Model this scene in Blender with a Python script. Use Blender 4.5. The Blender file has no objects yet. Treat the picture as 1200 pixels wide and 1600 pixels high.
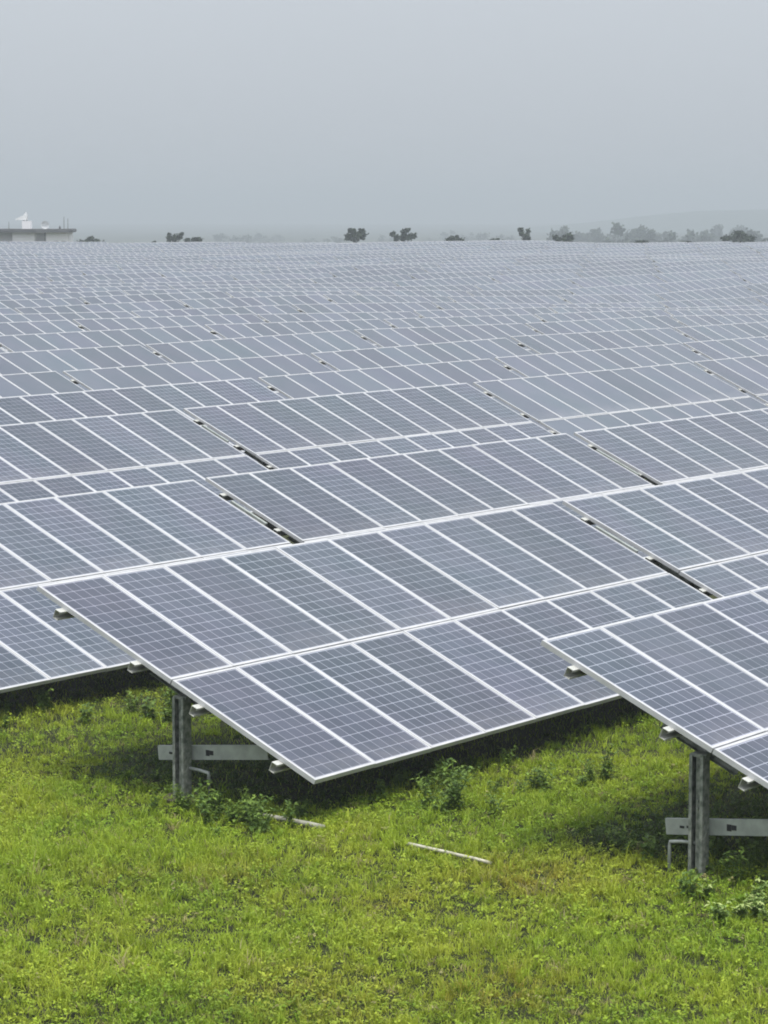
import bpy, bmesh, math, random
import numpy as np
from mathutils import Vector, Matrix, noise

S = bpy.context.scene
COL = S.collection
R = math.radians

# ------------------------------------------------------------------ camera
CAM_H = 5.9
cam_d = bpy.data.cameras.new('camera')
cam = bpy.data.objects.new('camera', cam_d)
COL.objects.link(cam)
cam.location = (0, 0, CAM_H)
cam.rotation_euler = (R(90 - 6.174), 0, 0)
cam_d.sensor_fit = 'HORIZONTAL'
cam_d.sensor_width = 36
cam_d.lens = 36 * 4324 / 1200
cam_d.clip_start = 0.5
cam_d.clip_end = 12000
S.camera = cam

# ------------------------------------------------------------------ sky and sun
SUN_EL, SUN_AZ = 75, 160           # degrees; azimuth measured from +Y towards +X
world = bpy.data.worlds.new('World')
S.world = world
world.use_nodes = True
wn, wl = world.node_tree.nodes, world.node_tree.links
wn.clear()
out = wn.new('ShaderNodeOutputWorld')
bg = wn.new('ShaderNodeBackground')
bg.inputs['Strength'].default_value = 0.1
sky = wn.new('ShaderNodeTexSky')
sky.sky_type = 'NISHITA'
sky.sun_disc = False
sky.sun_elevation = R(SUN_EL)
sky.sun_rotation = R(SUN_AZ)
sky.dust_density = 4.0
hs = wn.new('ShaderNodeHueSaturation')
hs.inputs['Saturation'].default_value = 0.35
wl.new(sky.outputs[0], hs.inputs['Color'])
# the cloud deck: a grey overcast that is three times as bright overhead as at the horizon
tc = wn.new('ShaderNodeTexCoord')
sx = wn.new('ShaderNodeSeparateXYZ')
wl.new(tc.outputs['Generated'], sx.inputs[0])
mr = wn.new('ShaderNodeMapRange')
mr.inputs['From Min'].default_value = 0.0
mr.inputs['From Max'].default_value = 1.0
mr.inputs['To Min'].default_value = 1.0
mr.inputs['To Max'].default_value = 2.8
wl.new(sx.outputs['Z'], mr.inputs['Value'])
deck = wn.new('ShaderNodeVectorMath')
deck.operation = 'SCALE'
deck.inputs[0].default_value = (3.95, 4.25, 4.62)
wl.new(mr.outputs[0], deck.inputs['Scale'])
mx = wn.new('ShaderNodeMix')
mx.data_type = 'RGBA'
mx.inputs[0].default_value = 0.9
wl.new(hs.outputs[0], mx.inputs[6])
wl.new(deck.outputs[0], mx.inputs[7])
wl.new(mx.outputs[2], bg.inputs['Color'])
wl.new(bg.outputs[0], out.inputs['Surface'])

sun_d = bpy.data.lights.new('sun', 'SUN')
sun_d.energy = 2.2
sun_d.angle = R(10)
sun_d.color = (1.0, 0.96, 0.9)
sun = bpy.data.objects.new('sun', sun_d)
COL.objects.link(sun)
_sd = Vector((math.sin(R(SUN_AZ)) * math.cos(R(SUN_EL)), math.cos(R(SUN_AZ)) * math.cos(R(SUN_EL)), math.sin(R(SUN_EL))))
sun.rotation_euler = _sd.to_track_quat('Z', 'Y').to_euler()
sun.location = (0, 0, 60)

S.view_settings.view_transform = 'Standard'
S.view_settings.look = 'None'
S.view_settings.gamma = 1
S.view_settings.exposure = 0.5
S.view_settings.use_curve_mapping = False
S.render.engine = 'CYCLES'
S.cycles.max_bounces = 5
S.cycles.diffuse_bounces = 3
S.cycles.volume_bounces = 0
S.cycles.filter_width = 1.9

rng = random.Random(7)

# ------------------------------------------------------------------ materials
MATS = {}


def nodes_of(name):
    m = bpy.data.materials.new(name)
    m.use_nodes = True
    nt = m.node_tree
    b = nt.nodes['Principled BSDF']
    MATS[name] = m
    return m, nt.nodes, nt.links, b


def mixc(n, l, fac, a, b):
    k = n.new('ShaderNodeMix')
    k.data_type = 'RGBA'
    for i, v in ((0, fac), (6, a), (7, b)):
        if hasattr(v, 'links') or hasattr(v, 'is_linked'):
            l.new(v, k.inputs[i])
        elif i == 0:
            k.inputs[0].default_value = v
        else:
            k.inputs[i].default_value = (*v, 1)
    return k.outputs[2]


def noise_tex(n, l, scale, detail=4, vec=None, rough=0.55):
    t = n.new('ShaderNodeTexNoise')
    t.inputs['Scale'].default_value = scale
    t.inputs['Detail'].default_value = detail
    t.inputs['Roughness'].default_value = rough
    if vec is not None:
        l.new(vec, t.inputs['Vector'])
    return t.outputs['Fac']


def ramp(n, l, x, a, b):
    m = n.new('ShaderNodeMapRange')
    m.clamp = True
    m.inputs['From Min'].default_value = a
    m.inputs['From Max'].default_value = b
    l.new(x, m.inputs['Value'])
    return m.outputs[0]


def simple(name, c1, c2, scale, rough=0.6, metal=0.0, coord='Object', spec=0.5, bump=0.0, lo=0.35, hi=0.65):
    m, n, l, b = nodes_of(name)
    t = n.new('ShaderNodeTexCoord')
    f = noise_tex(n, l, scale, 5, t.outputs[coord])
    l.new(mixc(n, l, ramp(n, l, f, lo, hi), c1, c2), b.inputs['Base Color'])
    b.inputs['Roughness'].default_value = rough
    b.inputs['Metallic'].default_value = metal
    b.inputs['Specular IOR Level'].default_value = spec
    if bump:
        bp = n.new('ShaderNodeBump')
        bp.inputs['Strength'].default_value = bump
        l.new(f, bp.inputs['Height'])
        l.new(bp.outputs[0], b.inputs['Normal'])
    return m


simple('aluminium', (0.54, 0.54, 0.55), (0.44, 0.44, 0.445), 3, 0.45, 0.0)
simple('galvanised', (0.30, 0.315, 0.285), (0.10, 0.115, 0.10), 16, 0.55, 0.2)
simple('galvanised_pale', (0.62, 0.62, 0.58), (0.46, 0.46, 0.42), 9, 0.5, 0.2)
simple('brace_steel', (0.36, 0.385, 0.36), (0.26, 0.28, 0.26), 7, 0.55, 0.1)
simple('concrete', (0.075, 0.066, 0.045), (0.045, 0.038, 0.025), 6, 0.9, bump=0.4)
simple('dark_hole', (0.012, 0.012, 0.012), (0.02, 0.02, 0.02), 4, 0.9)
simple('pipe_plastic', (0.60, 0.57, 0.46), (0.36, 0.34, 0.25), 6, 0.6)
simple('old_pipe', (0.40, 0.39, 0.32), (0.16, 0.16, 0.12), 9, 0.8)
simple('plaster', (0.92, 0.90, 0.91), (0.86, 0.84, 0.85), 0.6, 0.9)
simple('plaster_grey', (0.64, 0.63, 0.65), (0.54, 0.53, 0.55), 0.8, 0.9)
simple('roof_edge', (0.13, 0.13, 0.14), (0.085, 0.085, 0.09), 0.9, 0.9)
simple('white_paint', (0.90, 0.90, 0.90), (0.87, 0.87, 0.87), 1.5, 0.4)
simple('bark', (0.09, 0.07, 0.05), (0.05, 0.04, 0.03), 6, 0.9)
simple('hill_green', (0.055, 0.075, 0.045), (0.035, 0.055, 0.035), 0.01, 0.95, coord='Object')


def panel_common(m, n, l, b, base):
    """laminate glass: dirt film that gathers at the lower edge, sheen, small hue drift between modules"""
    t = n.new('ShaderNodeTexCoord')
    geo = n.new('ShaderNodeNewGeometry')
    oi = n.new('ShaderNodeObjectInfo')
    sp = n.new('ShaderNodeSeparateXYZ')
    l.new(t.outputs['Object'], sp.inputs[0])
    f = noise_tex(n, l, 0.9, 5, geo.outputs['Position'])
    f2 = noise_tex(n, l, 6.0, 4, geo.outputs['Position'])
    film = n.new('ShaderNodeMath')
    film.operation = 'MULTIPLY_ADD'
    l.new(ramp(n, l, f, 0.3, 0.75), film.inputs[0])
    film.inputs[1].default_value = 0.09
    film.inputs[2].default_value = 0.02
    low = ramp(n, l, sp.outputs['Y'], -0.55, -0.98)
    lo2 = n.new('ShaderNodeMath')
    lo2.operation = 'MULTIPLY'
    l.new(low, lo2.inputs[0])
    l.new(ramp(n, l, f2, 0.25, 0.75), lo2.inputs[1])
    lo3 = n.new('ShaderNodeMath')
    lo3.operation = 'MULTIPLY_ADD'
    l.new(lo2.outputs[0], lo3.inputs[0])
    lo3.inputs[1].default_value = 0.24
    l.new(film.outputs[0], lo3.inputs[2])
    c = mixc(n, l, lo3.outputs[0], base, (0.34, 0.32, 0.33))
    h = n.new('ShaderNodeHueSaturation')
    v = n.new('ShaderNodeMapRange')
    v.inputs['To Min'].default_value = 0.84
    v.inputs['To Max'].default_value = 1.16
    l.new(oi.outputs['Random'], v.inputs['Value'])
    l.new(v.outputs[0], h.inputs['Value'])
    hm = n.new('ShaderNodeMapRange')
    hm.inputs['From Min'].default_value = 0.3
    hm.inputs['From Max'].default_value = 0.7
    hm.inputs['To Min'].default_value = 0.475
    hm.inputs['To Max'].default_value = 0.525
    l.new(noise_tex(n, l, 0.45, 2, geo.outputs['Position']), hm.inputs['Value'])
    l.new(hm.outputs[0], h.inputs['Hue'])
    l.new(c, h.inputs['Color'])
    l.new(h.outputs[0], b.inputs['Base Color'])
    b.inputs['Roughness'].default_value = 0.22
    b.inputs['IOR'].default_value = 1.36


CELL_A, CELL_B = (0.030, 0.044, 0.068), (0.048, 0.062, 0.092)
GRID = (0.29, 0.31, 0.37)
m, n, l, b = nodes_of('solar_cell')
g = n.new('ShaderNodeNewGeometry')
panel_common(m, n, l, b, mixc(n, l, g.outputs['Random Per Island'], CELL_A, CELL_B))
m, n, l, b = nodes_of('backsheet')
panel_common(m, n, l, b, GRID)
# far modules: the cell grid is finer than a pixel there, its colour is the mean of cells and gaps
m, n, l, b = nodes_of('solar_laminate_far')
panel_common(m, n, l, b, (0.069, 0.085, 0.116))

# grass and leaves: colour from a per-plant tint attribute, some light passes through
m, n, l, b = nodes_of('grass_blade')
at = n.new('ShaderNodeAttribute')
at.attribute_name = 'tint'
l.new(at.outputs['Color'], b.inputs['Base Color'])
b.inputs['Roughness'].default_value = 0.55
b.inputs['Specular IOR Level'].default_value = 0.25
tr = n.new('ShaderNodeBsdfTranslucent')
l.new(at.outputs['Color'], tr.inputs['Color'])
ms = n.new('ShaderNodeMixShader')
ms.inputs[0].default_value = 0.38
l.new(b.outputs[0], ms.inputs[1])
l.new(tr.outputs[0], ms.inputs[2])
l.new(ms.outputs[0], n['Material Output'].inputs['Surface'])


def leaf_mat(name, c1, c2):
    m, n, l, b = nodes_of(name)
    g = n.new('ShaderNodeNewGeometry')
    l.new(mixc(n, l, g.outputs['Random Per Island'], c1, c2), b.inputs['Base Color'])
    b.inputs['Roughness'].default_value = 0.6
    b.inputs['Specular IOR Level'].default_value = 0.25
    return m


leaf_mat('weed_leaf', (0.050, 0.100, 0.014), (0.16, 0.24, 0.035))
leaf_mat('weed_leaf_pale', (0.15, 0.24, 0.05), (0.36, 0.42, 0.15))
leaf_mat('tree_leaf', (0.016, 0.030, 0.014), (0.042, 0.062, 0.028))

m, n, l, b = nodes_of('ground_soil')
t = n.new('ShaderNodeNewGeometry')
f = noise_tex(n, l, 1.3, 6, t.outputs['Position'])
f2 = noise_tex(n, l, 0.02, 4, t.outputs['Position'])
c = mixc(n, l, ramp(n, l, f, 0.35, 0.65), (0.018, 0.020, 0.009), (0.032, 0.038, 0.014))
c = mixc(n, l, ramp(n, l, f2, 0.45, 0.7), c, (0.09, 0.095, 0.04))
l.new(c, b.inputs['Base Color'])
b.inputs['Roughness'].default_value = 0.95
b.inputs['Specular IOR Level'].default_value = 0.1


# ------------------------------------------------------------------ helpers
def tag(o, label=None, cat=None, group=None, kind=None):
    for k, v in (('label', label), ('category', cat), ('group', group), ('kind', kind)):
        if v:
            o[k] = v
    return o


def mesh_from(name, verts, faces, mats, midx=None, smooth=False):
    me = bpy.data.meshes.new(name)
    me.from_pydata([tuple(v) for v in verts], [], faces)
    for k in mats:
        me.materials.append(MATS[k])
    if midx is not None:
        me.polygons.foreach_set('material_index', np.array(midx, dtype=np.int32))
    if smooth:
        me.polygons.foreach_set('use_smooth', np.ones(len(me.polygons), dtype=bool))
    me.update()
    return me


def link(name, data, parent=None, loc=None, rot=None):
    o = bpy.data.objects.new(name, data)
    COL.objects.link(o)
    if parent:
        o.parent = parent
    if loc is not None:
        o.location = loc
    if rot is not None:
        o.rotation_euler = rot
    return o


class MB:
    """collects boxes, tubes and sheets into one mesh"""

    def __init__(self):
        self.v, self.f, self.m = [], [], []

    def add(self, vs, fs, mat=0):
        o = len(self.v)
        self.v += [tuple(v) for v in vs]
        self.f += [tuple(i + o for i in f) for f in fs]
        self.m += [mat] * len(fs)

    def box(self, c, s, M=None, mat=0):
        vs = [Vector((c[0] + s[0] * i / 2, c[1] + s[1] * j / 2, c[2] + s[2] * k / 2)) for i in (-1, 1) for j in (-1, 1) for k in (-1, 1)]
        if M:
            vs = [M @ v for v in vs]
        self.add(vs, [(0, 1, 3, 2), (4, 6, 7, 5), (0, 4, 5, 1), (2, 3, 7, 6), (0, 2, 6, 4), (1, 5, 7, 3)], mat)

    def tube(self, pts, radii, n=8, mat=0, caps=True):
        pts = [Vector(p) for p in pts]
        rings = []
        for i, p in enumerate(pts):
            d = (pts[min(i + 1, len(pts) - 1)] - pts[max(i - 1, 0)]).normalized()
            q = d.to_track_quat('Z', 'Y')
            r = radii[i] if hasattr(radii, '__len__') else radii
            rings.append([p + q @ Vector((r * math.cos(k * 2 * math.pi / n), r * math.sin(k * 2 * math.pi / n), 0)) for k in range(n)])
        vs = [v for rg in rings for v in rg]
        fs = []
        for i in range(len(pts) - 1):
            for k in range(n):
                k2 = (k + 1) % n
                fs.append((i * n + k, i * n + k2, (i + 1) * n + k2, (i + 1) * n + k))
        if caps:
            fs.append(tuple(range(n - 1, -1, -1)))
            fs.append(tuple((len(pts) - 1) * n + k for k in range(n)))
        self.add(vs, fs, mat)

    def profile(self, outline, origin, dx, dy, dz, length, mat=0):
        """a closed thin outline in the dx/dy plane drawn out along dz"""
        dx, dy, dz, origin = Vector(dx), Vector(dy), Vector(dz), Vector(origin)
        k = len(outline)
        vs = [origin + dx * p[0] + dy * p[1] for p in outline] + [origin + dx * p[0] + dy * p[1] + dz * length for p in outline]
        fs = [(i, (i + 1) % k, (i + 1) % k + k, i + k) for i in range(k)]
        # end caps as strips between the two sides of the sheet
        h = k // 2
        for base in (0, k):
            for i in range(h - 1):
                fs.append((base + i, base + i + 1, base + k - 2 - i, base + k - 1 - i))
        self.add(vs, fs, mat)

    def mesh(self, name, mats, smooth=False):
        return mesh_from(name, self.v, self.f, mats, self.m, smooth)


def sheet_outline(pts, t):
    """a folded sheet: the path and its offset by thickness t"""
    P = [Vector((p[0], p[1])) for p in pts]
    off = []
    for i, p in enumerate(P):
        ds = []
        if i > 0:
            ds.append((P[i] - P[i - 1]).normalized())
        if i < len(P) - 1:
            ds.append((P[i + 1] - P[i]).normalized())
        nrm = [Vector((-d.y, d.x)) for d in ds]
        if len(nrm) == 2:
            a = (nrm[0] + nrm[1])
            a = a / max(0.3, a.length_squared / 2)
        else:
            a = nrm[0]
        off.append(p + a * t)
    return [tuple(p) for p in P] + [tuple(p) for p in reversed(off)]


def smooth01(x):
    x = min(1, max(0, x))
    return x * x * (3 - 2 * x)


# ------------------------------------------------------------------ the lie of the land
TH = R(54.907)
CA, SA = math.cos(TH), math.sin(TH)
TAU = R(24.492)


def uc(u, c):
    return u * CA - c * SA, u * SA + c * CA


def land(x, y):
    d = math.hypot(x, y)
    z = 0.0
    z += -0.75 * math.exp(-((x - 21) ** 2 / 17 ** 2 + (y - 132) ** 2 / 30 ** 2))
    if d > 45:
        z += 0.36 * smooth01((d - 45) / 60) * noise.noise(Vector((x * 0.035, y * 0.022, 3.1)))
        z += 0.20 * smooth01((d - 45) / 60) * noise.noise(Vector((x * 0.09, y * 0.05, 8.1)))
    if d > 170:
        z += 0.30 * smooth01((d - 170) / 150)
    if d > 352:
        z -= 13 * smooth01((d - 352) / 600)
    if d < 60:
        z += 0.05 * noise.noise(Vector((x * 0.45, y * 0.45, 1.7))) * smooth01((60 - d) / 20)
    return z


def axis(lim, start, growth, neg=True):
    a = [0.0]
    s = start
    while a[-1] < lim:
        a.append(a[-1] + s)
        if a[-1] > 60:
            s *= growth
    return sorted(set([-v for v in a] + a)) if neg else a


xs = axis(4200, 1.2, 1.09)
ys = [-40, -20] + [y for y in axis(4300, 1.2, 1.06, False)]
gv = [(x, y, land(x, y)) for y in ys for x in xs]
nx = len(xs)
gf = [(j * nx + i, j * nx + i + 1, (j + 1) * nx + i + 1, (j + 1) * nx + i) for j in range(len(ys) - 1) for i in range(nx - 1)]
ground = link('ground', mesh_from('ground', gv, gf, ['ground_soil'], smooth=True))
tag(ground, 'gently rolling green ground under the solar field', 'ground', kind='structure')

# hill far behind the trees on the right
hv, hf = [], []
NX, NY = 60, 14
for j in range(NY):
    for i in range(NX):
        x = -150 + 1500 * i / (NX - 1)
        y = 2500 + 900 * j / (NY - 1)
        prof = smooth01((x - 40) / 420) * (0.8 + 0.3 * noise.noise(Vector((x * 0.006, 0, 2))) + 0.05 * noise.noise(Vector((x * 0.05, y * 0.02, 5))))
        z = -16 + 38 * prof * max(0.0, math.sin(math.pi * j / (NY - 1))) ** 0.8
        hv.append((x, y, z))
for j in range(NY - 1):
    for i in range(NX - 1):
        hf.append((j * NX + i, j * NX + i + 1, (j + 1) * NX + i + 1, (j + 1) * NX + i))
hill = link('hill', mesh_from('hill', hv, hf, ['hill_green'], smooth=True))
tag(hill, 'low wooded hill fading into the haze', 'hill', kind='structure')

# ------------------------------------------------------------------ solar panel meshes
PITCH, LEN = 1.012, 1.949
W2, L2 = 0.503, LEN / 2
LIP, FH, DROP = 0.030, 0.050, 0.004


def frame_part(mb, mat=0):
    def ring(w, ll, z):
        return [(-w, -ll, z), (w, -ll, z), (w, ll, z), (-w, ll, z)]
    rings = [ring(W2 - 0.004, L2 - 0.004, -FH), ring(W2, L2, -FH), ring(W2, L2, -0.0015), ring(W2 - 0.0015, L2 - 0.0015, 0),
             ring(W2 - LIP, L2 - LIP, 0), ring(W2 - LIP, L2 - LIP, -DROP - 0.003)]
    vs = [v for r in rings for v in r]
    fs = []
    for k in range(len(rings) - 1):
        for i in range(4):
            j = (i + 1) % 4
            fs.append((k * 4 + i, k * 4 + j, (k + 1) * 4 + j, (k + 1) * 4 + i))
    mb.add(vs, fs, mat)


def laminate_part(mb, mat=0, z=-DROP):
    w, ll = W2 - LIP + 0.002, L2 - LIP + 0.002
    mb.add([(-w, -ll, z), (w, -ll, z), (w, ll, z), (-w, ll, z), (-w, -ll, z - 0.006), (w, -ll, z - 0.006), (w, ll, z - 0.006), (-w, ll, z - 0.006)],
           [(0, 1, 2, 3), (7, 6, 5, 4)], mat)


def cells_part(mb, mat=0):
    cw, cl, gap = 0.1530, 0.1555, 0.0105
    for i in range(6):
        for j in range(12):
            x, y = (i - 2.5) * cw, (j - 5.5) * cl
            hx, hy = (cw - gap) / 2, (cl - gap) / 2
            k = 0.006
            z = -DROP + 0.0012
            mb.add([(x - hx + k, y - hy, z), (x + hx - k, y - hy, z), (x + hx, y - hy + k, z), (x + hx, y + hy - k, z),
                    (x + hx - k, y + hy, z), (x - hx + k, y + hy, z), (x - hx, y + hy - k, z), (x - hx, y - hy + k, z)],
                   [(0, 1, 2, 3, 4, 5, 6, 7)], mat)


mb = MB(); laminate_part(mb); ME_SHEET = mb.mesh('panel_sheet', ['backsheet'])
mb = MB(); cells_part(mb); ME_CELLS = mb.mesh('cells', ['solar_cell'])
mb = MB(); frame_part(mb); ME_FRAME = mb.mesh('panel_frame', ['aluminium'])
mb = MB(); laminate_part(mb, 0); cells_part(mb, 1); ME_SHEET_CELLS = mb.mesh('panel_sheet_cells', ['backsheet', 'solar_cell'])
mb = MB(); laminate_part(mb, 0); frame_part(mb, 1); ME_MID = mb.mesh('panel_mid', ['solar_laminate_far', 'aluminium'])

NP = 10
TL = NP * PITCH
ROTP = Matrix.Rotation(TAU, 4, 'X')
Z_MID = 1.2264                                   # height of the middle joint above the ground
ROW_DROP = LEN + 0.016


def panel_slots():
    for row in (1, 0):                            # upper modules, then lower ones
        for i in range(NP):
            x = (i + 0.5) * PITCH - TL / 2
            y = (0.5 if row else -0.5) * ROW_DROP
            yield x, y


def on_plane(x, y, z=0.0):
    v = ROTP @ Vector((x, y, z))
    return Vector((v.x, v.y, v.z + Z_MID))


# understructure --------------------------------------------------
PURLIN_Y = [ROW_DROP - LEN * 0.22, ROW_DROP - LEN * 0.78, -LEN * 0.22, -LEN * 0.78]
POST_X = [-TL / 2 + 0.17, -TL / 2 + 3.4, TL / 2 - 3.4, TL / 2 - 0.17]


def purlin_mesh():
    mb = MB()
    o = sheet_outline([(0.012, 0.0), (0.055, 0.0), (0.055, 0.11), (-0.055 + 0.055, 0.11), (0.0, 0.11), (0.0, 0.10)][:3] , 0.004)
    c = sheet_outline([(-0.030, -0.018), (-0.030, 0.0), (0.030, 0.0), (0.030, -0.088), (-0.030, -0.088), (-0.030, -0.072)], 0.004)
    mb.profile(c, (-TL / 2 - 0.10, 0, -0.004), (0, 1, 0), (0, 0, 1), (1, 0, 0), TL + 0.20)
    return mb.mesh('purlin', ['galvanised_pale'])


ME_PURLIN = purlin_mesh()


def rafter_mesh():
    mb = MB()
    c = sheet_outline([(-0.025, 0.0), (0.025, 0.0), (0.025, -0.09), (-0.025, -0.09)], 0.004)
    mb.profile(c, (0, -0.42, -0.005), (1, 0, 0), (0, 0, 1), (0, 1, 0), 0.84)
    return mb.mesh('rafter', ['galvanised'])


ME_RAFTER = rafter_mesh()


def post_mesh():
    mb = MB()
    # folded sigma section, open towards the left end of the table
    a, w = 0.076, 0.064
    path = [(-a, -w + 0.024), (-a, -w), (a * 0.55, -w), (a * 0.55, -0.040), (-a * 0.55, -0.026), (-a * 0.55, 0.018), (a * 0.55, 0.034), (a * 0.55, w), (-a, w), (-a, w - 0.024)]
    o = sheet_outline(path, -0.006)
    mb.profile(o, (0, 0, -0.35), (1, 0, 0), (0, 1, 0), (0, 0, 1), Z_MID + 0.35 - 0.19)
    mb.box((0, 0, Z_MID - 0.20), (0.10, 0.16, 0.03))
    for z in (0.55, 0.62, Z_MID - 0.3):           # bolt heads
        mb.box((-a * 0.55 - 0.010, -0.004, z), (0.014, 0.018, 0.018))
    return mb.mesh('post', ['galvanised'])


ME_POST = post_mesh()


def brace_mesh():
    mb = MB()
    sl = math.tan(R(6.5))
    y0, y1 = 0.38, -1.02
    d = Vector((0, y1 - y0, (y0 - y1) * sl))
    ln = d.length
    d.normalize()
    up = Vector((0, sl, 1)).normalized()
    c = sheet_outline([(0.04, 0.0), (0, 0), (0, 0.145), (0.04, 0.145)], -0.004)
    mb.profile(c, Vector((0.075, y0, 0.375 - y0 * sl)), (1, 0, 0), up, d, ln)
    for s, h in ((0.17, 0.022), (0.24, 0.022), (0.65, 0.06), (0.70, 0.045)):      # slots
        p = Vector((0.073, y0, 0.375 - y0 * sl)) + d * s + up * 0.07
        mb.box(p, (0.006, 0.045, h), mat=1)
    return mb.mesh('brace', ['brace_steel', 'dark_hole'])


ME_BRACE = brace_mesh()


def footing_mesh():
    mb = MB()
    n = 14
    r2 = random.Random(3)
    vs, rings = [], [(0.20, -0.2), (0.20, 0.0), (0.15, 0.025), (0.0, 0.03)]
    for r, z in rings:
        for k in range(n):
            rr = r * (1 + 0.12 * r2.uniform(-1, 1))
            vs.append((rr * math.cos(k * 6.283 / n), rr * math.sin(k * 6.283 / n), z + (0.02 * r2.uniform(-1, 1) if z > 0 else 0)))
    fs = [(i * n + k, i * n + (k + 1) % n, (i + 1) * n + (k + 1) % n, (i + 1) * n + k) for i in range(len(rings) - 1) for k in range(n)]
    mb.add(vs, fs)
    return mb.mesh('footing', ['concrete'])


ME_FOOT = footing_mesh()


def strip_mesh(ln):
    mb = MB()
    mb.box((0, 0, -0.012), (0.050, ln, 0.006))
    mb.box((-0.0225, 0, -0.0305), (0.005, ln, 0.030))
    mb.box((0.0225, 0, -0.0305), (0.005, ln, 0.030))
    return mb.mesh('cable_channel', ['brace_steel'])


ME_STRIPS = {k: strip_mesh(k) for k in (0.5, 0.7, 0.95)}
STRIPS = ([(0.74, 0.7)], [(0.77, 0.5)], [(0.72, 0.95)])


def conduit_mesh(s):
    mb = MB()
    mb.tube([(0.02, 0, 0.31), (0.02, s * 0.20, 0.30), (0.02, s * 0.31, 0.285), (0.02, s * 0.315, 0.25), (0.02, s * 0.315, -0.1)], 0.017, 8)
    return mb.mesh('conduit', ['brace_steel'], True)


def simple_post_mesh():
    mb = MB()
    mb.box((0, 0, (Z_MID - 0.2) / 2 - 0.2), (0.10, 0.15, Z_MID + 0.2))
    return mb.mesh('post_far', ['galvanised'])


ME_POST_FAR = simple_post_mesh()

# one mesh for a whole table where its parts are finer than the picture shows
mb = MB()
for x, y in panel_slots():
    t = MB(); laminate_part(t, 0); frame_part(t, 1)
    o = len(mb.v)
    mb.v += [tuple(on_plane(v[0] + x, v[1] + y, v[2])) for v in t.v]
    mb.f += [tuple(i + o for i in f) for f in t.f]
    mb.m += t.m
for x in POST_X:
    mb.box((x, 0, (Z_MID - 0.2) / 2 - 0.2), (0.10, 0.15, Z_MID + 0.2), mat=2)
for y in PURLIN_Y:
    p = on_plane(0, y, -0.09)
    mb.box(p, (TL + 0.2, 0.06, 0.10), mat=2)
ME_TABLE_FAR = mb.mesh('table_far', ['solar_laminate_far', 'aluminium', 'galvanised'])


def jitter(o, amt=1.0):
    o.rotation_euler = (TAU + R(rng.gauss(0, 0.10) * amt), R(rng.gauss(0, 0.07) * amt), R(rng.gauss(0, 0.03) * amt))


def make_table(name_level, loc, rot, py=0.0):
    """level 0: sheet, cells and frame apart; 1: sheet with cells + frame; 2: one mesh per panel; 3: one mesh"""
    if name_level == 3:
        return link('solar_table', ME_TABLE_FAR, loc=loc, rot=rot)
    root = link('solar_table', None, loc=loc, rot=rot)
    root.empty_display_size = 0.3
    for x, y in panel_slots():
        p = on_plane(x, y, rng.gauss(0, 0.0012))
        if name_level == 2:
            o = link('solar_panel', ME_MID, root, p)
            jitter(o)
        else:
            o = link('solar_panel', ME_SHEET if name_level == 0 else ME_SHEET_CELLS, root, p)
            jitter(o)
            link('panel_frame', ME_FRAME, o)
            if name_level == 0:
                c = link('cell_grid', ME_CELLS, o)
                c['kind'] = 'stuff'
    for y in PURLIN_Y:
        link('purlin', ME_PURLIN, root, on_plane(0, y, -FH), (TAU, 0, 0))
    for x in POST_X:
        link('post', ME_POST if name_level < 2 else ME_POST_FAR, root, (x, py, py * 0.42))
        if name_level < 2:
            link('head_bracket', ME_RAFTER, root, on_plane(x + 0.06, py, -FH - 0.05), (TAU, 0, 0))
            link('brace', ME_BRACE, root, (x, py, 0))
            link('footing', ME_FOOT, root, (x, py, 0), (0, 0, rng.uniform(0, 6)))
    return root


# rows: distance up the field of the top edge, start along the row, height above the nominal ground
ROWS = [(13.233, 21.343, -0.026), (19.239, 21.144, 0.028), (25.382, 21.158, -0.005), (34.557, 21.479, 0.025), (40.414, 21.066, -0.043),
        (46.381, 20.796, -0.064), (52.351, 20.73, 0.049), (58.315, 20.448, 0.105), (63.95, 20.20, 0.15)]
c = 63.95
for k in range(60):
    c += 6.0 if k % 8 else 6.25
    ROWS.append((c, 20.4 + rng.uniform(-0.35, 0.35), 0.12))
TPITCH = 10.411
HALF_W = 600 / 4324
NUM = ['first', 'second', 'third', 'fourth', 'fifth', 'sixth', 'seventh', 'eighth', 'ninth', 'tenth', 'eleventh', 'twelfth', 'thirteenth', 'fourteenth', 'fifteenth', 'sixteenth', 'seventeenth', 'eighteenth', 'nineteenth', 'twentieth', 'twenty first', 'twenty second', 'twenty third', 'twenty fourth']
FAR_EDGE = 334
NEAR = 62
MIDD = 150
tables = []
for r, (ct, off, dz) in enumerate(ROWS):
    cm = ct - ROW_DROP * math.cos(TAU)
    in_row = []
    for k in range(0 if r < 3 else -1, 34):
        u = off + k * TPITCH + TL / 2
        ends = [uc(u - TL / 2, ct), uc(u + TL / 2, ct), uc(u - TL / 2, ct - 3.6), uc(u + TL / 2, ct - 3.6)]
        x, y = uc(u, cm)
        if y < 10 or max(e[1] for e in ends) > FAR_EDGE + 4 * noise.noise(Vector((x * 0.05, 0, 1))):
            continue
        marg = 2.0 + 0.004 * y
        if all(e[0] > HALF_W * e[1] + marg for e in ends) or all(e[0] < -HALF_W * e[1] - marg for e in ends):
            continue
        seen = any(abs(e[0]) < HALF_W * e[1] for e in ends)
        in_row.append((x, y, u, k, seen, cm))
    tables.append(in_row)

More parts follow.
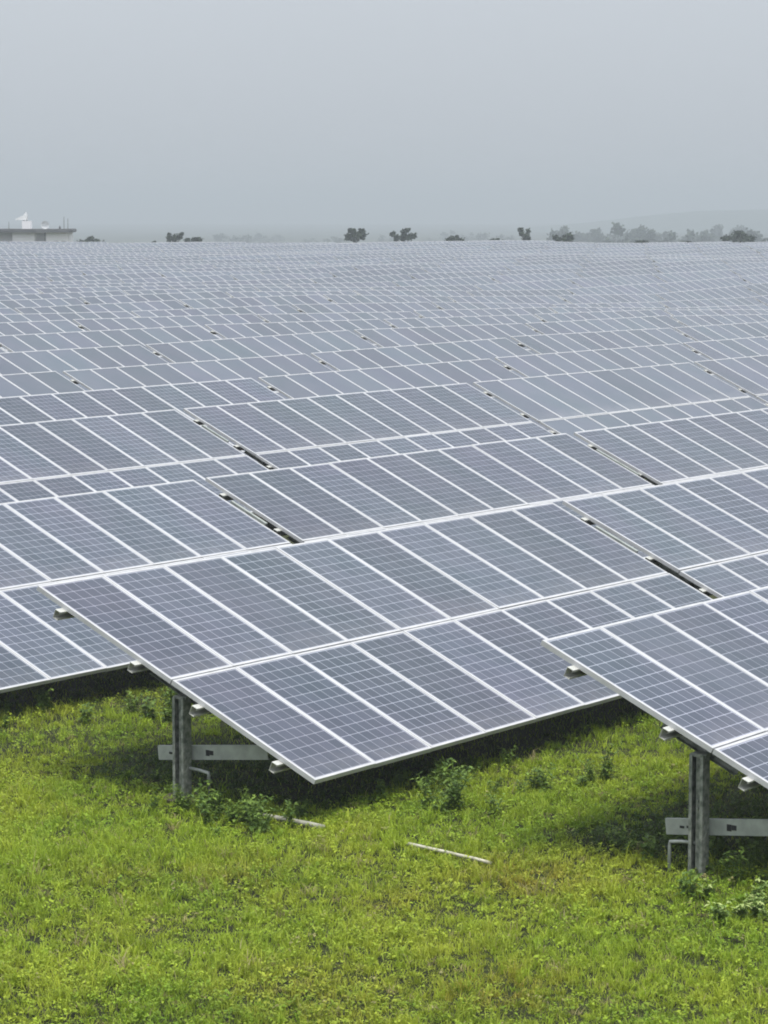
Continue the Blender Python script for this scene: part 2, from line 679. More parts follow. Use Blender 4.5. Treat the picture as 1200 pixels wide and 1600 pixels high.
n_tab = 0
ZONES, OUTSIDE = {}, []
LANDMARKS = [(118, 'white building'), (225, 'low spreading bush'), (330, 'blocky dark tree'), (480, 'faint grey trees'), (590, 'wedge shaped dark tree'), (672, 'gappy leaning tree'),
             (790, 'low knobbed bushes'), (850, 'two pronged tree'), (930, 'squat square bush'), (1010, 'tallest hazy dome'), (1110, 'lumpy hazy trees'), (9e9, 'broad dark bush')]
BANDS = [(185, 'in nearest far rows'), (235, 'midway in far rows'), (285, 'near the far edge'), (9e9, 'on the far edge')]
FAR_GROUP = 'distant solar tables across the field'
for r, in_row in enumerate(tables):
    ct, off, dz = ROWS[r]
    pos = 0
    for (x, y, u, k, seen, cm) in in_row:
        w = smooth01((y - 60) / 40)
        p0, p1 = uc(u - TL / 2, cm), uc(u + TL / 2, cm)
        z0, z1 = land(*p0) * w, land(*p1) * w
        z = (z0 + z1) / 2 + dz + rng.gauss(0, 0.012) * w
        pitch = -math.atan2((z1 - z0), TL)
        lvl = 0 if (r < 2) else 1 if y < NEAR else 2 if y < MIDD else 3
        o = make_table(lvl, (x, y, z), (0, pitch, TH), 0.22 if r == 0 else 0.0)
        n_tab += 1
        if seen:
            pos += 1
        if lvl == 3:
            px = 600 + 4324 * x / y
            below = next(t for lim, t in LANDMARKS if px < lim)
            band = next(t for lim, t in BANDS if y < lim)
            if seen:
                ZONES.setdefault((band, below), []).append((y, o))
            else:
                OUTSIDE.append((y, x, o))
        else:
            if r == 0 and k == 0:
                lab = 'nearest solar table at right, its left end overhanging a post and pale brace'
            elif r == 1 and k == 0:
                lab = 'solar table with full left end in view above the central grass, on left post'
            elif r == 2 and k == 0:
                lab = 'solar table cut by left edge, its low edge over dark grass behind the left post'
            elif seen:
                lab = '%s visible solar table from the left in the %s row from the front' % (NUM[pos - 1], NUM[r])
            else:
                lab = 'solar table just outside the picture in the %s row, %s along it' % (NUM[r], NUM[k + 1])
            tag(o, lab, 'solar table', 'solar tables in the nearer rows')
        if lvl < 2 and not (k == 0 and r < 3):
            for at_, ln in rng.choice(STRIPS):
                link('cable_channel', ME_STRIPS[ln], o, on_plane(-TL / 2 - 0.15, (2 * at_ - 1) * ROW_DROP, -0.005), (TAU, 0, 0))
        if r < 2 and k == 0:
            link('conduit', conduit_mesh(-1 if r == 1 else 1), o, (POST_X[0], 0.22 if r == 0 else 0.0, 0))
for (band, below), lst in ZONES.items():
    for i, (y, o) in enumerate(sorted(lst, key=lambda q: q[0])):
        tag(o, 'far solar table %s, below %s, %s from front' % (band, below, NUM[i]), 'solar table', FAR_GROUP)
for y, x, o in OUTSIDE:
    tag(o, 'far solar table just past the %s edge of the picture' % ('left' if x < 0 else 'right'), 'solar table', FAR_GROUP)
print('tables', n_tab)

# ------------------------------------------------------------------ grass
nr = np.random.default_rng(11)


def patch(x, y, sc, seed):
    return np.array([noise.noise(Vector((a * sc, b * sc, seed))) for a, b in zip(x, y)])


def in_sight(N, y0, y1, marg):
    y = nr.uniform(y0, y1, N * 3)
    x = nr.uniform(-1, 1, N * 3) * (HALF_W * y1 + marg)
    ok = np.abs(x) < HALF_W * y + marg
    return x[ok][:N], y[ok][:N]


# coarse lookup grids, so that the noise is evaluated on a grid and not per blade
GX = np.linspace(-9, 9, 181)
GY = np.linspace(16, 44, 281)


def grid_of(fn):
    return np.array([[fn(a, b) for a in GX] for b in GY])


def look(g, x, y):
    i = np.clip((x - GX[0]) / (GX[1] - GX[0]), 0, len(GX) - 1.001)
    j = np.clip((y - GY[0]) / (GY[1] - GY[0]), 0, len(GY) - 1.001)
    i0, j0 = i.astype(int), j.astype(int)
    fi, fj = i - i0, j - j0
    return (g[j0, i0] * (1 - fi) * (1 - fj) + g[j0, i0 + 1] * fi * (1 - fj) + g[j0 + 1, i0] * (1 - fi) * fj + g[j0 + 1, i0 + 1] * fi * fj)


G_LAND = grid_of(land)
G_DRY = grid_of(lambda a, b: noise.noise(Vector((a * 0.5, b * 0.35, 4.4))) + 0.6 * noise.noise(Vector((a * 1.7, b * 1.2, 9.4))))
G_LUSH = grid_of(lambda a, b: noise.noise(Vector((a * 0.6, b * 0.6, 14.4))) + 0.7 * noise.noise(Vector((a * 2.4, b * 2.0, 2.4))))
G_HGT = grid_of(lambda a, b: 1 + 0.55 * noise.noise(Vector((a * 1.1, b * 0.9, 21.4))) + 0.5 * noise.noise(Vector((a * 3.3, b * 3.0, 6.4))))
SPOTS = [(1.31, 24.11, 0.55, 0.8), (0.88, 20.64, 0.6, 0.8), (-1.3, 24.2, 0.5, 0.5), (-0.6, 20.2, 0.7, 0.5), (0.05, 23.3, 0.4, 0.4), (-2.4, 24.0, 0.5, 0.4)]


def tint_for(x, y, n):
    dry = look(G_DRY, x, y)
    lush = look(G_LUSH, x, y)
    base = np.array([0.300, 0.395, 0.032])
    dark = np.array([0.165, 0.275, 0.022])
    yell = np.array([0.395, 0.440, 0.045])
    brown = np.array([0.330, 0.230, 0.045])
    u = nr.random(n)
    wl_ = np.clip(0.30 + 0.55 * lush + (u - 0.5) * 0.9, 0, 1)[:, None]
    col = base * (1 - wl_) + dark * wl_
    wy = np.clip(0.15 + 0.8 * dry + (nr.random(n) - 0.5) * 0.6, 0, 0.85)[:, None]
    col = col * (1 - wy) + yell * wy
    sp = np.zeros(n)
    for sx_, sy_, rr, st in SPOTS:
        sp = np.maximum(sp, st * np.exp(-((x - sx_) ** 2 + ((y - sy_) * 0.7) ** 2) / rr ** 2))
    wb = (sp * (nr.random(n) < 0.75))[:, None] * nr.uniform(0.3, 1, n)[:, None]
    col = col * (1 - wb) + brown * wb
    # a few dead straw blades
    st = (nr.random(n) < 0.025)[:, None]
    col = np.where(st, np.array([0.33, 0.29, 0.13]), col)
    return col * nr.uniform(0.86, 1.24, n)[:, None]


def bulk_mesh(name, V, F, tint, mat):
    me = bpy.data.meshes.new(name)
    me.vertices.add(len(V))
    me.vertices.foreach_set('co', V.astype(np.float32).ravel())
    me.loops.add(F.size)
    me.loops.foreach_set('vertex_index', F.astype(np.int32).ravel())
    me.polygons.add(len(F))
    me.polygons.foreach_set('loop_start', np.arange(0, F.size, F.shape[1], dtype=np.int32))
    me.materials.append(MATS[mat])
    at = me.attributes.new('tint', 'FLOAT_COLOR', 'POINT')
    at.data.foreach_set('color', np.concatenate([tint, np.ones((len(tint), 1))], 1).astype(np.float32).ravel())
    me.update(calc_edges=True)
    return me


def blades(x, y, length, width, lean):
    n = len(x)
    az = nr.uniform(0, 2 * np.pi, n)
    dx, dy = np.cos(az), np.sin(az)
    fz = nr.uniform(0, 2 * np.pi, n)
    wx, wy = np.cos(fz) * width / 2, np.sin(fz) * width / 2
    z = look(G_LAND, x, y) - 0.01
    b0 = np.stack([x, y, z], 1)
    th0 = nr.uniform(0.05, 0.5, n) * lean
    th1 = th0 + nr.uniform(0.3, 1.1, n) * lean
    m = b0 + np.stack([dx * np.sin(th0), dy * np.sin(th0), np.cos(th0)], 1) * (length * 0.55)[:, None]
    t = m + np.stack([dx * np.sin(th1), dy * np.sin(th1), np.cos(th1)], 1) * (length * 0.45)[:, None]
    w = np.stack([wx, wy, np.zeros(n)], 1)
    V = np.stack([b0 - w, b0 + w, m - w * 0.8, m + w * 0.8, t], 1).reshape(-1, 3)
    i = np.arange(n)[:, None] * 5
    F = np.concatenate([i + np.array([[0, 1, 3]]), i + np.array([[0, 3, 2]]), i + np.array([[2, 3, 4]])], 0)
    return V, F


def leaves(x, y, h, size):
    """small broad leaves, each a bent diamond at height h above the ground"""
    n = len(x)
    az = nr.uniform(0, 2 * np.pi, n)
    el = nr.uniform(-0.5, 0.7, n)
    d = np.stack([np.cos(az) * np.cos(el), np.sin(az) * np.cos(el), np.sin(el)], 1)
    s = np.stack([-np.sin(az), np.cos(az), nr.uniform(-0.4, 0.4, n)], 1)
    z = look(G_LAND, x, y) + h
    c = np.stack([x, y, z], 1)
    a = c - d * (size * 0.5)[:, None]
    e = c + d * (size * 0.5)[:, None] - np.array([0, 0, 1]) * (size * 0.12)[:, None]
    l_ = c + s * (size * 0.30)[:, None]
    r_ = c - s * (size * 0.30)[:, None]
    V = np.stack([a, l_, e, r_], 1).reshape(-1, 3)
    i = np.arange(n)[:, None] * 4
    F = np.concatenate([i + np.array([[0, 1, 2]]), i + np.array([[0, 2, 3]])], 0)
    return V, F


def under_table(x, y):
    """1 in the strip below the two nearest rows and the third, where tufts thin out and shade is painted into the plant tint"""
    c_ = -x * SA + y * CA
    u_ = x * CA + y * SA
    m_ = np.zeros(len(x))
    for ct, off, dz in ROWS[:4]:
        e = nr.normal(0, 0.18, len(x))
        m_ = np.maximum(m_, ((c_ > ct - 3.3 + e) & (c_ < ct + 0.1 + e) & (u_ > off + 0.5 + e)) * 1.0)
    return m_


# tufts: each has its own size, height and shade of green
NT = 18500
xa, ya = in_sight(int(NT * 0.74), 18.3, 29.5, 1.6)
xb, yb = in_sight(int(NT * 0.26), 29.5, 41.0, 1.6)
tx, ty = np.concatenate([xa, xb]), np.concatenate([ya, yb])
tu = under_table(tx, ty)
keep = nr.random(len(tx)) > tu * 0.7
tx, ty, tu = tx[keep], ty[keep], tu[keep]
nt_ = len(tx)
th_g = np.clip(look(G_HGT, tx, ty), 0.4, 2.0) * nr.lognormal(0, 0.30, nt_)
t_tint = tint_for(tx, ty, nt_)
t_tint = np.where(tu[:, None] > 0, t_tint * np.array([0.20, 0.27, 0.40]), t_tint)  # painted shade: tuft colour darkened below the tables
PB = 21
idx = np.repeat(np.arange(nt_), PB)
n = len(idx)
rad = 0.055 * np.sqrt(nr.random(n)) * np.repeat(nr.uniform(0.6, 1.4, nt_), PB)
ang = nr.uniform(0, 2 * np.pi, n)
x, y = tx[idx] + rad * np.cos(ang), ty[idx] + rad * np.sin(ang)
L = 0.074 * th_g[idx] * nr.lognormal(0, 0.28, n)
V, F = blades(x, y, np.clip(L, 0.025, 0.36), nr.uniform(0.005, 0.011, n), 1.25)
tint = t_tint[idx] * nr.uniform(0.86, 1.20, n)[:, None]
straw = (nr.random(n) < 0.02)[:, None]
tint = np.where(straw, np.array([0.36, 0.32, 0.15]), tint)
V2n = 165000
x2, y2 = in_sight(V2n, 18.3, 41.0, 1.6)
k2 = nr.random(len(x2)) > under_table(x2, y2) * 0.6
x2, y2 = x2[k2], y2[k2]
V2, F2 = blades(x2, y2, np.clip(nr.lognormal(math.log(0.06), 0.35, len(x2)), 0.02, 0.25), nr.uniform(0.004, 0.009, len(x2)), 1.3)
tint2 = tint_for(x2, y2, len(x2))
F = np.concatenate([F, F2 + len(V)])
V = np.concatenate([V, V2])
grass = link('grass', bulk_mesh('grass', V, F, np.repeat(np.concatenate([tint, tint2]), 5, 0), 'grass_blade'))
tag(grass, 'short rough yellow green grass in front of and below the solar tables', 'grass', kind='stuff')

# broad leaves low between the blades, in patches
NL = 24000
xa, ya = in_sight(int(NL * 0.74), 18.3, 29.5, 1.6)
xb, yb = in_sight(int(NL * 0.26), 29.5, 41.0, 1.6)
tx, ty = np.concatenate([xa, xb]), np.concatenate([ya, yb])
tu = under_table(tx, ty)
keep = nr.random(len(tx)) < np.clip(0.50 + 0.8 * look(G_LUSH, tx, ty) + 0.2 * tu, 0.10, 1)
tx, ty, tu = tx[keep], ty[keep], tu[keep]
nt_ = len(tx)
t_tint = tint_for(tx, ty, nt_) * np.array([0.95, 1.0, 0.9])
t_tint = np.where(tu[:, None] > 0, t_tint * np.array([0.20, 0.27, 0.40]), t_tint)  # shade below the tables painted into the leaf colour too
PB = 7
idx = np.repeat(np.arange(nt_), PB)
n = len(idx)
ang = nr.uniform(0, 2 * np.pi, n)
rad = nr.uniform(0.0, 0.05, n)
x, y = tx[idx] + rad * np.cos(ang), ty[idx] + rad * np.sin(ang)
hh = np.clip(look(G_HGT, tx, ty), 0.5, 1.8) * nr.uniform(0.03, 0.09, nt_)
V, F = leaves(x, y, hh[idx] * nr.uniform(0.6, 1.3, n), nr.uniform(0.018, 0.042, n))
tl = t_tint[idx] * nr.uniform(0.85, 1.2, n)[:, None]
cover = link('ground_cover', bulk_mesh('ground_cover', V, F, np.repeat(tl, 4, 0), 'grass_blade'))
tag(cover, 'low broad leaved ground cover growing between the grass blades', 'ground cover', kind='stuff')


# ------------------------------------------------------------------ weeds standing above the grass
def weed_mesh(seed, h, pale=False):
    r = random.Random(seed)
    mb = MB()
    for s in range(r.randint(5, 8)):
        a = r.uniform(0, 6.283)
        ln = h * r.uniform(0.55, 1.0)
        sp = r.uniform(0.1, 0.5)
        bx, by = r.uniform(-0.05, 0.05), r.uniform(-0.05, 0.05)
        pts = [Vector((bx + math.cos(a) * sp * ln * t * t, by + math.sin(a) * sp * ln * t * t, ln * t - 0.02)) for t in (0, 0.35, 0.7, 1.0)]
        mb.tube(pts, [0.006, 0.005, 0.004, 0.002], 4, 0)
        for k in range(int(9 + ln * 26)):
            t = r.uniform(0.15, 1.0)
            i = min(2, int(t * 3))
            p = pts[i].lerp(pts[i + 1], t * 3 - i)
            az = r.uniform(0, 6.283)
            el = r.uniform(-0.4, 0.8)
            sz = r.uniform(0.035, 0.085) * (1.2 - 0.5 * t)
            d = Vector((math.cos(az) * math.cos(el), math.sin(az) * math.cos(el), math.sin(el)))
            sd = d.cross(Vector((0, 0, 1))).normalized() * sz * 0.32
            mid = p + d * sz * 0.6 + Vector((0, 0, sz * 0.06))
            tip = p + d * sz * 1.25 - Vector((0, 0, sz * 0.15))
            mb.add([p, mid - sd, tip, mid + sd], [(0, 1, 2, 3)], 2 if (pale and t > 0.72) else 1)
    return mb.mesh('weed', ['weed_leaf', 'weed_leaf', 'weed_leaf_pale'])


WEEDS = [weed_mesh(s, h) for s, h in ((1, 0.30), (2, 0.42), (3, 0.24), (4, 0.36), (5, 0.50))]
PALE = [weed_mesh(s, h, True) for s, h in ((11, 0.30), (12, 0.36), (13, 0.26))]
wspots = []
r2 = random.Random(23)


def weed_patch(x, y, n, sx_, sy_, meshes, lab, grp, smin=0.6, smax=1.1):
    spots = sorted((x + r2.gauss(0, sx_), y + r2.gauss(0, sy_)) for k in range(n))
    for k, (px, py) in enumerate(spots):
        o = link('weed', r2.choice(meshes), loc=(px, py, land(px, py)), rot=(0, 0, r2.uniform(0, 6.283)))
        s = r2.uniform(smin, smax)
        o.scale = (s * 1.15, s * 1.15, s)
        tag(o, '%s, %s from the left' % (lab, NUM[k]), 'weed', grp)


weed_patch(0.62, 27.05, 8, 0.22, 0.25, WEEDS, 'leafy weed in the clump below the central low table edge', 'weeds in the central clump', 0.6, 1.0)
weed_patch(-1.4, 26.35, 16, 0.42, 0.28, WEEDS, 'dark leafy weed round the foot of the left post', 'weeds round the left post', 0.5, 0.95)
weed_patch(1.3, 28.0, 16, 0.75, 0.5, WEEDS, 'leafy weed along the shade edge under the middle solar table', 'weeds along the shade edge', 0.5, 0.95)
weed_patch(-2.95, 32.2, 6, 0.35, 0.6, WEEDS, 'leafy weed growing behind the left post in shade', 'weeds behind the left post', 0.7, 1.2)
weed_patch(-4.3, 32.0, 12, 0.6, 0.5, WEEDS, 'leafy weed at the left edge below the cut off table', 'weeds at the left edge', 0.5, 0.9)
weed_patch(3.0, 24.7, 16, 0.35, 0.5, WEEDS, 'dark leafy weed beside the foot of the right post', 'weeds beside the right post', 0.5, 0.95)
weed_patch(3.0, 22.9, 10, 0.28, 0.3, PALE, 'weed with pale flowering tips in front of the right post', 'pale tipped weeds', 0.5, 0.9)
weed_patch(2.85, 24.15, 3, 0.22, 0.10, WEEDS, 'low weed hugging the base of the right post', 'weeds hugging the right post', 0.3, 0.5)
weed_patch(-2.03, 27.1, 9, 0.16, 0.10, WEEDS, 'low weed hugging the base of the left post', 'weeds hugging the left post', 0.4, 0.7)
weed_patch(2.35, 25.5, 6, 0.3, 0.3, WEEDS, 'leafy weed left of the right post in the grass', 'weeds left of the right post', 0.4, 0.7)

# pale pipes lying in the grass
def lying_pipe(a, b, rad, mat, lab, lift, seg=6):
    mb = MB()
    r = random.Random(5)
    pts = []
    for k in range(seg + 1):
        t = k / seg
        px, py = a[0] + (b[0] - a[0]) * t, a[1] + (b[1] - a[1]) * t
        pts.append((px, py, land(px, py) + lift + rad + 0.003 * r.uniform(-1, 1)))
    mb.tube(pts, rad, 10)
    o = link('pipe', mb.mesh('pipe', [mat], True))
    tag(o, lab, 'pipe')


lying_pipe((-1.36, 26.8), (-0.58, 26.05), 0.028, 'old_pipe', 'weathered pale pipe lying in shaded weeds under the low table corner', 0.005)
lying_pipe((0.22, 25.25), (0.97, 24.55), 0.016, 'pipe_plastic', 'thin straight whitish pipe lying on open bright grass', 0.035)

# ------------------------------------------------------------------ building on the far left
def rooted(name, lab, cat, loc, rot=0, group=None):
    o = link(name, None, loc=loc, rot=(0, 0, rot))
    return tag(o, lab, cat, group)


BD = 352.0
PX = BD / 4324                                    # metres per photo pixel at that distance


def bx_(px):
    return (px - 600) * PX


HOR = 332.0


def bz_(py):
    return CAM_H + (HOR - py) * PX


bz0 = -0.1
house = rooted('house', 'low whitewashed flat roofed building at far left beyond the solar field', 'building', (bx_(40), BD + 3, bz0))
HX0, HY0 = bx_(40), BD + 3


def house_part(name, boxes, mats, parent=house):
    mb = MB()
    for (xa, xb, ya, yb, za, zb, *mt) in boxes:
        mb.box(((xa + xb) / 2 - HX0, (ya + yb) / 2 - HY0, (za + zb) / 2 - bz0), (xb - xa, yb - ya, zb - za), mat=mt[0] if mt else 0)
    return link(name, mb.mesh(name, mats), parent)


roof_b, roof_t = bz_(362.8), bz_(357.2)
wall = house_part('wall', [(bx_(22), bx_(57), BD, BD + 6, bz0, roof_b), (bx_(74), bx_(108), BD, BD + 6, bz0, roof_b),
                           (bx_(57), bx_(74), BD + 0.8, BD + 6, bz0, roof_b)], ['plaster'])
house_part('side_wall', [(bx_(-40), bx_(22), BD + 0.8, BD + 6, bz0, roof_b)], ['plaster_grey'])
house_part('roof', [(bx_(-45), bx_(112), BD - 0.7, BD + 6.5, roof_b, roof_t), (bx_(107), bx_(118), BD - 0.5, BD + 3, roof_b + 0.1, roof_t - 0.05)], ['roof_edge'])
house_part('door', [(bx_(59), bx_(72), BD + 0.72, BD + 0.8, bz0, roof_b - 0.25)], ['plaster_grey'])
for a, b_ in ((86, 93.5), (98, 106)):
    wf = house_part('window', [(bx_(a), bx_(b_), BD - 0.03, BD + 0.02, bz_(380.5), bz_(376))], ['dark_hole'])
    house_part('sill', [(bx_(a) - 0.05, bx_(b_) + 0.05, BD - 0.12, BD - 0.03, bz_(380.5) - 0.06, bz_(380.5))], ['plaster'], wf)
house_part('window', [(bx_(11), bx_(21), BD + 0.76, BD + 0.82, bz_(380), bz_(377))], ['dark_hole'])
house_part('pier', [(bx_(72), bx_(74), BD + 0.1, BD + 0.8, bz0, roof_b)], ['roof_edge'])

# things on its roof
def dish_mesh(rad, depth):
    mb = MB()
    nseg, nr_ = 18, 5
    vs, fs = [(0, 0, 0)], []
    for j in range(1, nr_ + 1):
        for k in range(nseg):
            rr = rad * j / nr_
            vs.append((rr * math.cos(k * 6.2832 / nseg), -depth * (j / nr_) ** 2, rr * math.sin(k * 6.2832 / nseg)))
    for k in range(nseg):
        fs.append((0, 1 + k, 1 + (k + 1) % nseg))
    for j in range(nr_ - 1):
        for k in range(nseg):
            a, b_ = 1 + j * nseg + k, 1 + j * nseg + (k + 1) % nseg
            fs.append((a, a + nseg, b_ + nseg, b_))
    mb.add(vs, fs)
    return mb


ped = rooted('roof_pedestal', 'pale masonry pedestal on the flat roof carrying the larger white dish', 'pedestal', (bx_(42), BD + 2, roof_t))
mb = MB()
mb.box((0, 0, (bz_(345) - roof_t) / 2), (14 * PX, 1.1, bz_(345) - roof_t))
link('plinth', mb.mesh('plinth', ['plaster']), ped)
DS = 1.15
d1 = rooted('satellite_dish', 'larger white roof dish tilted left on its pale pedestal', 'satellite dish', (bx_(42), BD + 2, bz_(345)), group='dishes on the roof')
mb = dish_mesh(0.62, 0.26)
ME = mb.mesh('reflector', ['white_paint'], True)
ME.transform(Matrix.Translation((0.0, 0, 0.48)) @ Matrix.Rotation(R(-62), 4, 'Z') @ Matrix.Rotation(R(-14), 4, 'X'))
link('reflector', ME, d1)
mb = MB()
mb.add([(-1.45, -0.16, 0.12), (-1.45, 0.16, 0.12), (-1.45, 0.16, 0.26), (-1.45, -0.16, 0.26), (0.05, -0.4, 0.12), (0.05, 0.4, 0.12), (0.05, 0.4, 0.95), (0.05, -0.4, 0.95)],
       [(0, 3, 2, 1), (4, 5, 6, 7), (0, 4, 7, 3), (1, 2, 6, 5), (3, 7, 6, 2), (0, 1, 5, 4)])
link('feed_horn', mb.mesh('feed_horn', ['white_paint']), d1)
mb = MB()
mb.tube([(0, 0, 0), (0, 0, 0.35)], 0.07)
link('mast', mb.mesh('mast', ['galvanised']), d1)
d2 = rooted('satellite_dish', 'smaller round white roof dish facing the solar field', 'satellite dish', (bx_(72), BD + 1, roof_t), group='dishes on the roof')
ME = dish_mesh(0.52, 0.16).mesh('reflector', ['white_paint'], True)
ME.transform(Matrix.Translation((0, -0.1, 0.53)) @ Matrix.Rotation(R(10), 4, 'X'))
link('reflector', ME, d2)
mb = MB(); mb.tube([(0.1, 0.12, 0), (0.1, 0.12, 0.6)], 0.05); mb.tube([(0.1, 0.12, 0.55), (0, -0.08, 0.53)], 0.04)
link('mast', mb.mesh('mast', ['galvanised']), d2)
for px, top, lab in ((15, 346, 'thin rod on the roof left of the larger white dish'), (101, 338, 'taller of two bare rods on the roof right of the small dish'), (107, 341, 'shorter rod at the right end of the roof')):
    mb = MB()
    mb.tube([(0, 0, 0), (0, 0, bz_(top) - roof_t)], [0.05, 0.03], 6)
    mb.box((0, 0, 0.03), (0.2, 0.2, 0.06))
    o = link('roof_rod', mb.mesh('roof_rod', ['galvanised']), loc=(bx_(px), BD + 1.2, roof_t))
    tag(o, lab, 'rod')
mb = MB(); mb.tube([(0, 0, 0), (0, 0, 0.28), (0, 0, 0.3), (0, 0, 0.42)], [0.13, 0.13, 0.06, 0.04], 8)
tag(link('roof_vent', mb.mesh('roof_vent', ['roof_edge']), loc=(bx_(94.5), BD + 1.2, roof_t)), 'small dark vent cowl on the roof beside the rods', 'vent')


# ------------------------------------------------------------------ trees
def tree(px0, px1, py_top, dist, lab, grp=None, lumps=None, name='tree', n_leaf=900):
    """a tree or bush whose crown spans the given width and height where it stands; lumps: (dx, dz, r) in crown fractions"""
    s = dist / 4324
    x = ((px0 + px1) / 2 - 600) * s
    w = (px1 - px0) * s
    top = CAM_H + (HOR - py_top) * s
    g = land(x, dist)
    h = top - g
    r = random.Random(int(px0 * 31 + dist))
    root = rooted(name, lab, 'tree', (x, dist, g), 0, grp)
    mb = MB()
    th_ = h * 0.55
    pts = [Vector((0, 0, -0.2)), Vector((w * 0.02, 0, th_ * 0.5)), Vector((w * 0.04 * r.uniform(-1, 1), 0, th_))]
    mb.tube(pts, [max(0.12, h * 0.03), max(0.1, h * 0.024), 0.06], 7)
    for k in range(4):
        a = r.uniform(0, 6.28)
        mb.tube([pts[1].lerp(pts[2], r.uniform(0.2, 0.9)), Vector((math.cos(a) * w * 0.28, math.sin(a) * w * 0.28, th_ + h * r.uniform(0.0, 0.25)))], [0.06 + h * 0.008, 0.03], 5)
    link('trunk', mb.mesh('trunk', ['bark']), root)
    if lumps is None:
        lumps = [(r.uniform(-0.36, 0.36), r.uniform(0.30, 0.74), r.uniform(0.14, 0.26)) for k in range(7)] + [(r.uniform(-.2, .2), 0.82, 0.17)] + [(q, r.uniform(0.12, 0.3), 0.24) for q in (-0.36, -0.1, 0.15, 0.38)]
    vs, fs = [], []
    lf = max(0.12, min(w, h) * 0.055)
    for k in range(n_leaf):
        dx, dz, rr = r.choice(lumps)
        while True:
            p = Vector((r.uniform(-1, 1), r.uniform(-1, 1), r.uniform(-1, 1)))
            if p.length < 1:
                break
        p = p * ((0.55 + 0.45 * r.random()) if r.random() < 0.84 else r.uniform(1.0, 1.45))
        c = Vector((dx * w + p.x * rr * w, p.y * rr * w, dz * h + p.z * rr * min(h, w) * 1.05))
        if c.z > h * 0.99:
            c.z = h * 0.99
        if c.z < h * 0.06:
            c.z = h * 0.06 + 0.1 * r.random()
        nrm = Vector((r.gauss(0, 1), r.gauss(0, 1), r.gauss(0, 1))).normalized()
        t1 = nrm.orthogonal().normalized()
        t2 = nrm.cross(t1)
        sz = lf * r.uniform(0.6, 1.5)
        i = len(vs)
        vs += [c - t1 * sz, c - t2 * sz * 0.7, c + t1 * sz, c + t2 * sz * 0.7]
        fs.append((i, i + 1, i + 2, i + 3))
    link('crown', mesh_from('crown', vs, fs, ['tree_leaf']), root)
    return root


# dark ones just behind the last rows, left to right
tree(119, 170, 366.5, 362, 'low dark spreading bush just right of the white building', lumps=[(-.3, .62, .14), (-.1, .66, .16), (.15, .66, .15), (.35, .6, .12), (-.02, .84, .10)])
tree(238, 247, 373.5, 360, 'tiny dark bush top left of the blocky dark tree', lumps=[(0, .8, .4), (-.2, .75, .3)], n_leaf=300)
tree(260, 289, 361.5, 361, 'blocky dark tree with two horn tips above the left half of the field', lumps=[(-.28, .74, .2), (0, .72, .24), (.25, .78, .18), (.38, .9, .1), (-.3, .88, .1)])
tree(288, 320, 370, 361, 'flat dark bush touching the blocky dark tree on its right', lumps=[(-.3, .8, .16), (0, .8, .18), (.25, .84, .18)])
tree(537, 575, 357, 361, 'dark wedge shaped tree with beak like left tip at the center', lumps=[(-.3, .70, .16), (0, .72, .24), (.22, .78, .24), (.25, .9, .14), (-.12, .93, .12), (-.25, .95, .06)])
tree(609, 652, 357, 362, 'dark gappy tree with a leaning loose crown right of the wedge shaped one', lumps=[(-.38, .8, .10), (-.25, .66, .12), (0, .66, .14), (.02, .86, .12), (.14, .95, .10), (.22, .7, .12), (.36, .72, .12)])
tree(694, 729, 367, 361, 'low dark bush with small top knob between loose tree and flat bush', lumps=[(-.3, .72, .18), (0, .74, .22), (.25, .7, .18), (.05, .92, .08), (-.2, .85, .1)])
tree(763, 790, 371, 361, 'smallest flat dark bush before the two pronged tree', lumps=[(-.3, .76, .18), (0, .82, .2), (.3, .76, .16)], n_leaf=500)
tree(806, 830, 355.5, 361, 'narrow dark tree with two prongs', lumps=[(-.25, .93, .2), (-.2, .8, .18), (.25, .88, .14), (.1, .7, .3), (.2, .6, .26)])
tree(862, 896, 363, 362, 'squat dark bush with square crown at the left end of hazy trees', lumps=[(-.36, .78, .12), (-.2, .68, .14), (.12, .75, .22), (.3, .78, .2)])
tree(989, 1013, 375.5, 360, 'thin dark bush top barely rising over the far panels, longer one', lumps=[(-.2, .88, .3), (.2, .88, .3)], n_leaf=300)
tree(1060, 1078, 376.5, 360, 'thin dark bush top barely rising over the far panels, shorter one', lumps=[(-.2, .9, .3), (.2, .9, .3)], n_leaf=300)
tree(1122, 1180, 359.5, 372, 'broad dark round bush near the right edge', lumps=[(-.32, .66, .16), (-.08, .72, .2), (.14, .7, .2), (.36, .66, .13), (.02, .88, .12)])
tree(1184, 1222, 346, 640, 'dark tree cut off by the right edge of the picture')

# hazy trees farther back
HZ = [(864, 892, 349, 1000), (890, 918, 360, 1150), (908, 940, 357, 1200), (920, 950, 356, 1100), (946, 988, 346, 900), (980, 1012, 350, 1050), (1004, 1032, 354, 950), (1024, 1044, 359, 1150),
      (1040, 1066, 356, 900), (1064, 1098, 358, 1000), (1090, 1120, 358, 1100), (1108, 1140, 350, 1350), (1130, 1166, 352, 1450), (1160, 1196, 356, 950), (836, 868, 371, 1050)]
HL = ['hazy tree with a flat drooping top, leftmost of the right hand line', 'low hazy tree between the flat topped one and the next', 'hazy rounded tree left of the tallest hazy tree', 'hazy tree against the left flank of the tallest one',
      'tallest hazy tree with broad dome in the right hand line', 'hazy tree right of the tallest dome', 'hazy tree with lumpy crown in the middle of the line', 'small hazy tree filling a gap in the line',
      'hazy double lumped tree right of the gap', 'low wide hazy tree left of the broad dark bush', 'hazy low tree just behind the broad dark bush', 'faint tall tree behind the broad dark bush', 'faint tree above the broad dark bush',
      'hazy tree between broad dark bush and the right edge', 'low hazy tree left of the squat dark bush']
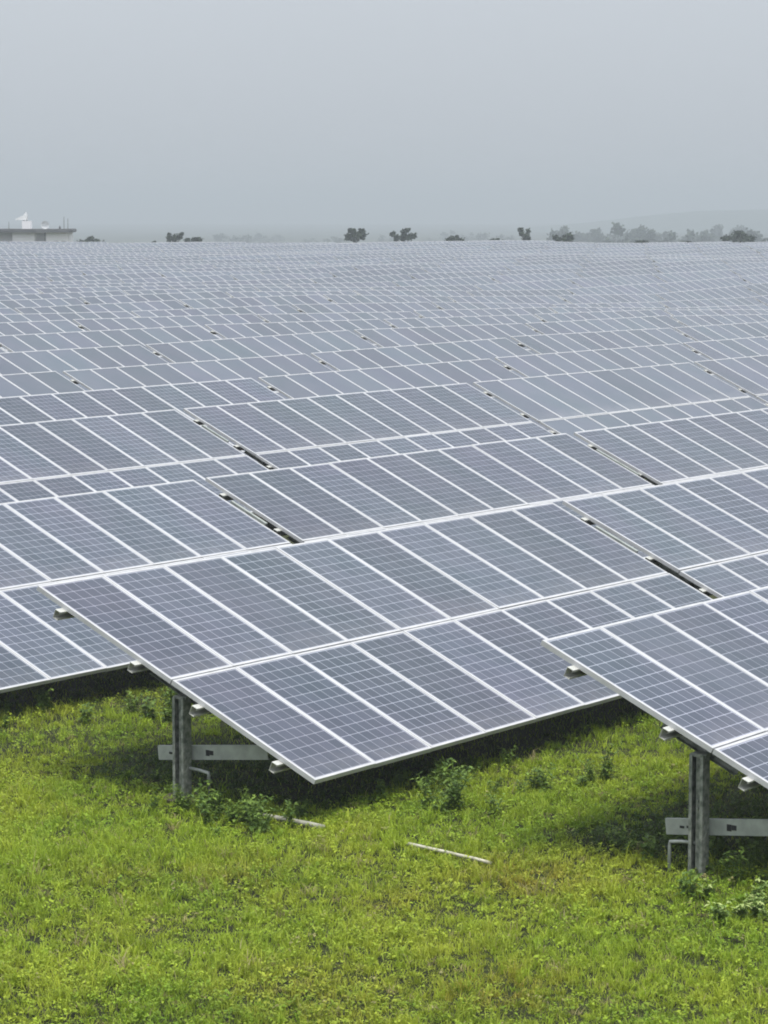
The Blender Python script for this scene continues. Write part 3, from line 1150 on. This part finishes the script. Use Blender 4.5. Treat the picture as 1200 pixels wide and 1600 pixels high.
for (a, b_, t, d), lab in zip(HZ, HL):
    tree(a - 8, b_ + 8, t, d, lab, 'hazy trees behind the field', n_leaf=1900)
for i, (a, b_, t, d) in enumerate([(886, 950, 363, 1150), (940, 1010, 362, 1200), (1000, 1066, 363, 1150), (1056, 1120, 362, 1200), (1110, 1166, 361, 1150), (1150, 1214, 359, 1100)]):
    tree(a, b_, t, d, 'low wide hazy tree between the taller ones at right, %s from the left' % NUM[i], 'low hazy trees at right', n_leaf=1500)
FT = [(326, 356, 363, 1500), (350, 376, 367, 1600), (358, 402, 365, 1450), (392, 424, 363, 1700), (412, 446, 365, 1750), (496, 540, 368, 1400), (524, 548, 371, 1400), (586, 618, 366, 1500), (684, 722, 359, 1750), (712, 748, 362, 1650), (742, 776, 361, 1500), (766, 804, 365, 1450), (470, 500, 371, 1600), (640, 690, 371, 1600), (800, 840, 370, 1500)]
for i, (a, b_, t, d) in enumerate(sorted(FT)):
    tree(a, b_, t, d, 'very faint grey tree fading into haze over the far edge, %s from the left' % NUM[i], 'faint trees in the haze', n_leaf=700)

# ------------------------------------------------------------------ haze
me = bpy.data.meshes.new('haze')
HX, HY0_, HY1_, HZ0, HZ1 = 4400, -60, 4500, -20, 30.0
me.from_pydata([(x, y, z) for x in (-HX, HX) for y in (HY0_, HY1_) for z in (HZ0, HZ1)], [],
               [(0, 1, 3, 2), (4, 6, 7, 5), (0, 4, 5, 1), (2, 3, 7, 6), (0, 2, 6, 4), (1, 5, 7, 3)])
m = bpy.data.materials.new('haze')
m.use_nodes = True
nt = m.node_tree
nt.nodes.clear()
o = nt.nodes.new('ShaderNodeOutputMaterial')
v = nt.nodes.new('ShaderNodeVolumePrincipled')
v.inputs['Color'].default_value = (0.635, 0.69, 0.725, 1)
v.inputs['Density'].default_value = 0.00080
v.inputs['Anisotropy'].default_value = 0.0
nt.links.new(v.outputs[0], o.inputs['Volume'])
me.materials.append(m)
haze = link('haze', me)
tag(haze, 'thin grey haze over the field', 'haze', kind='stuff')
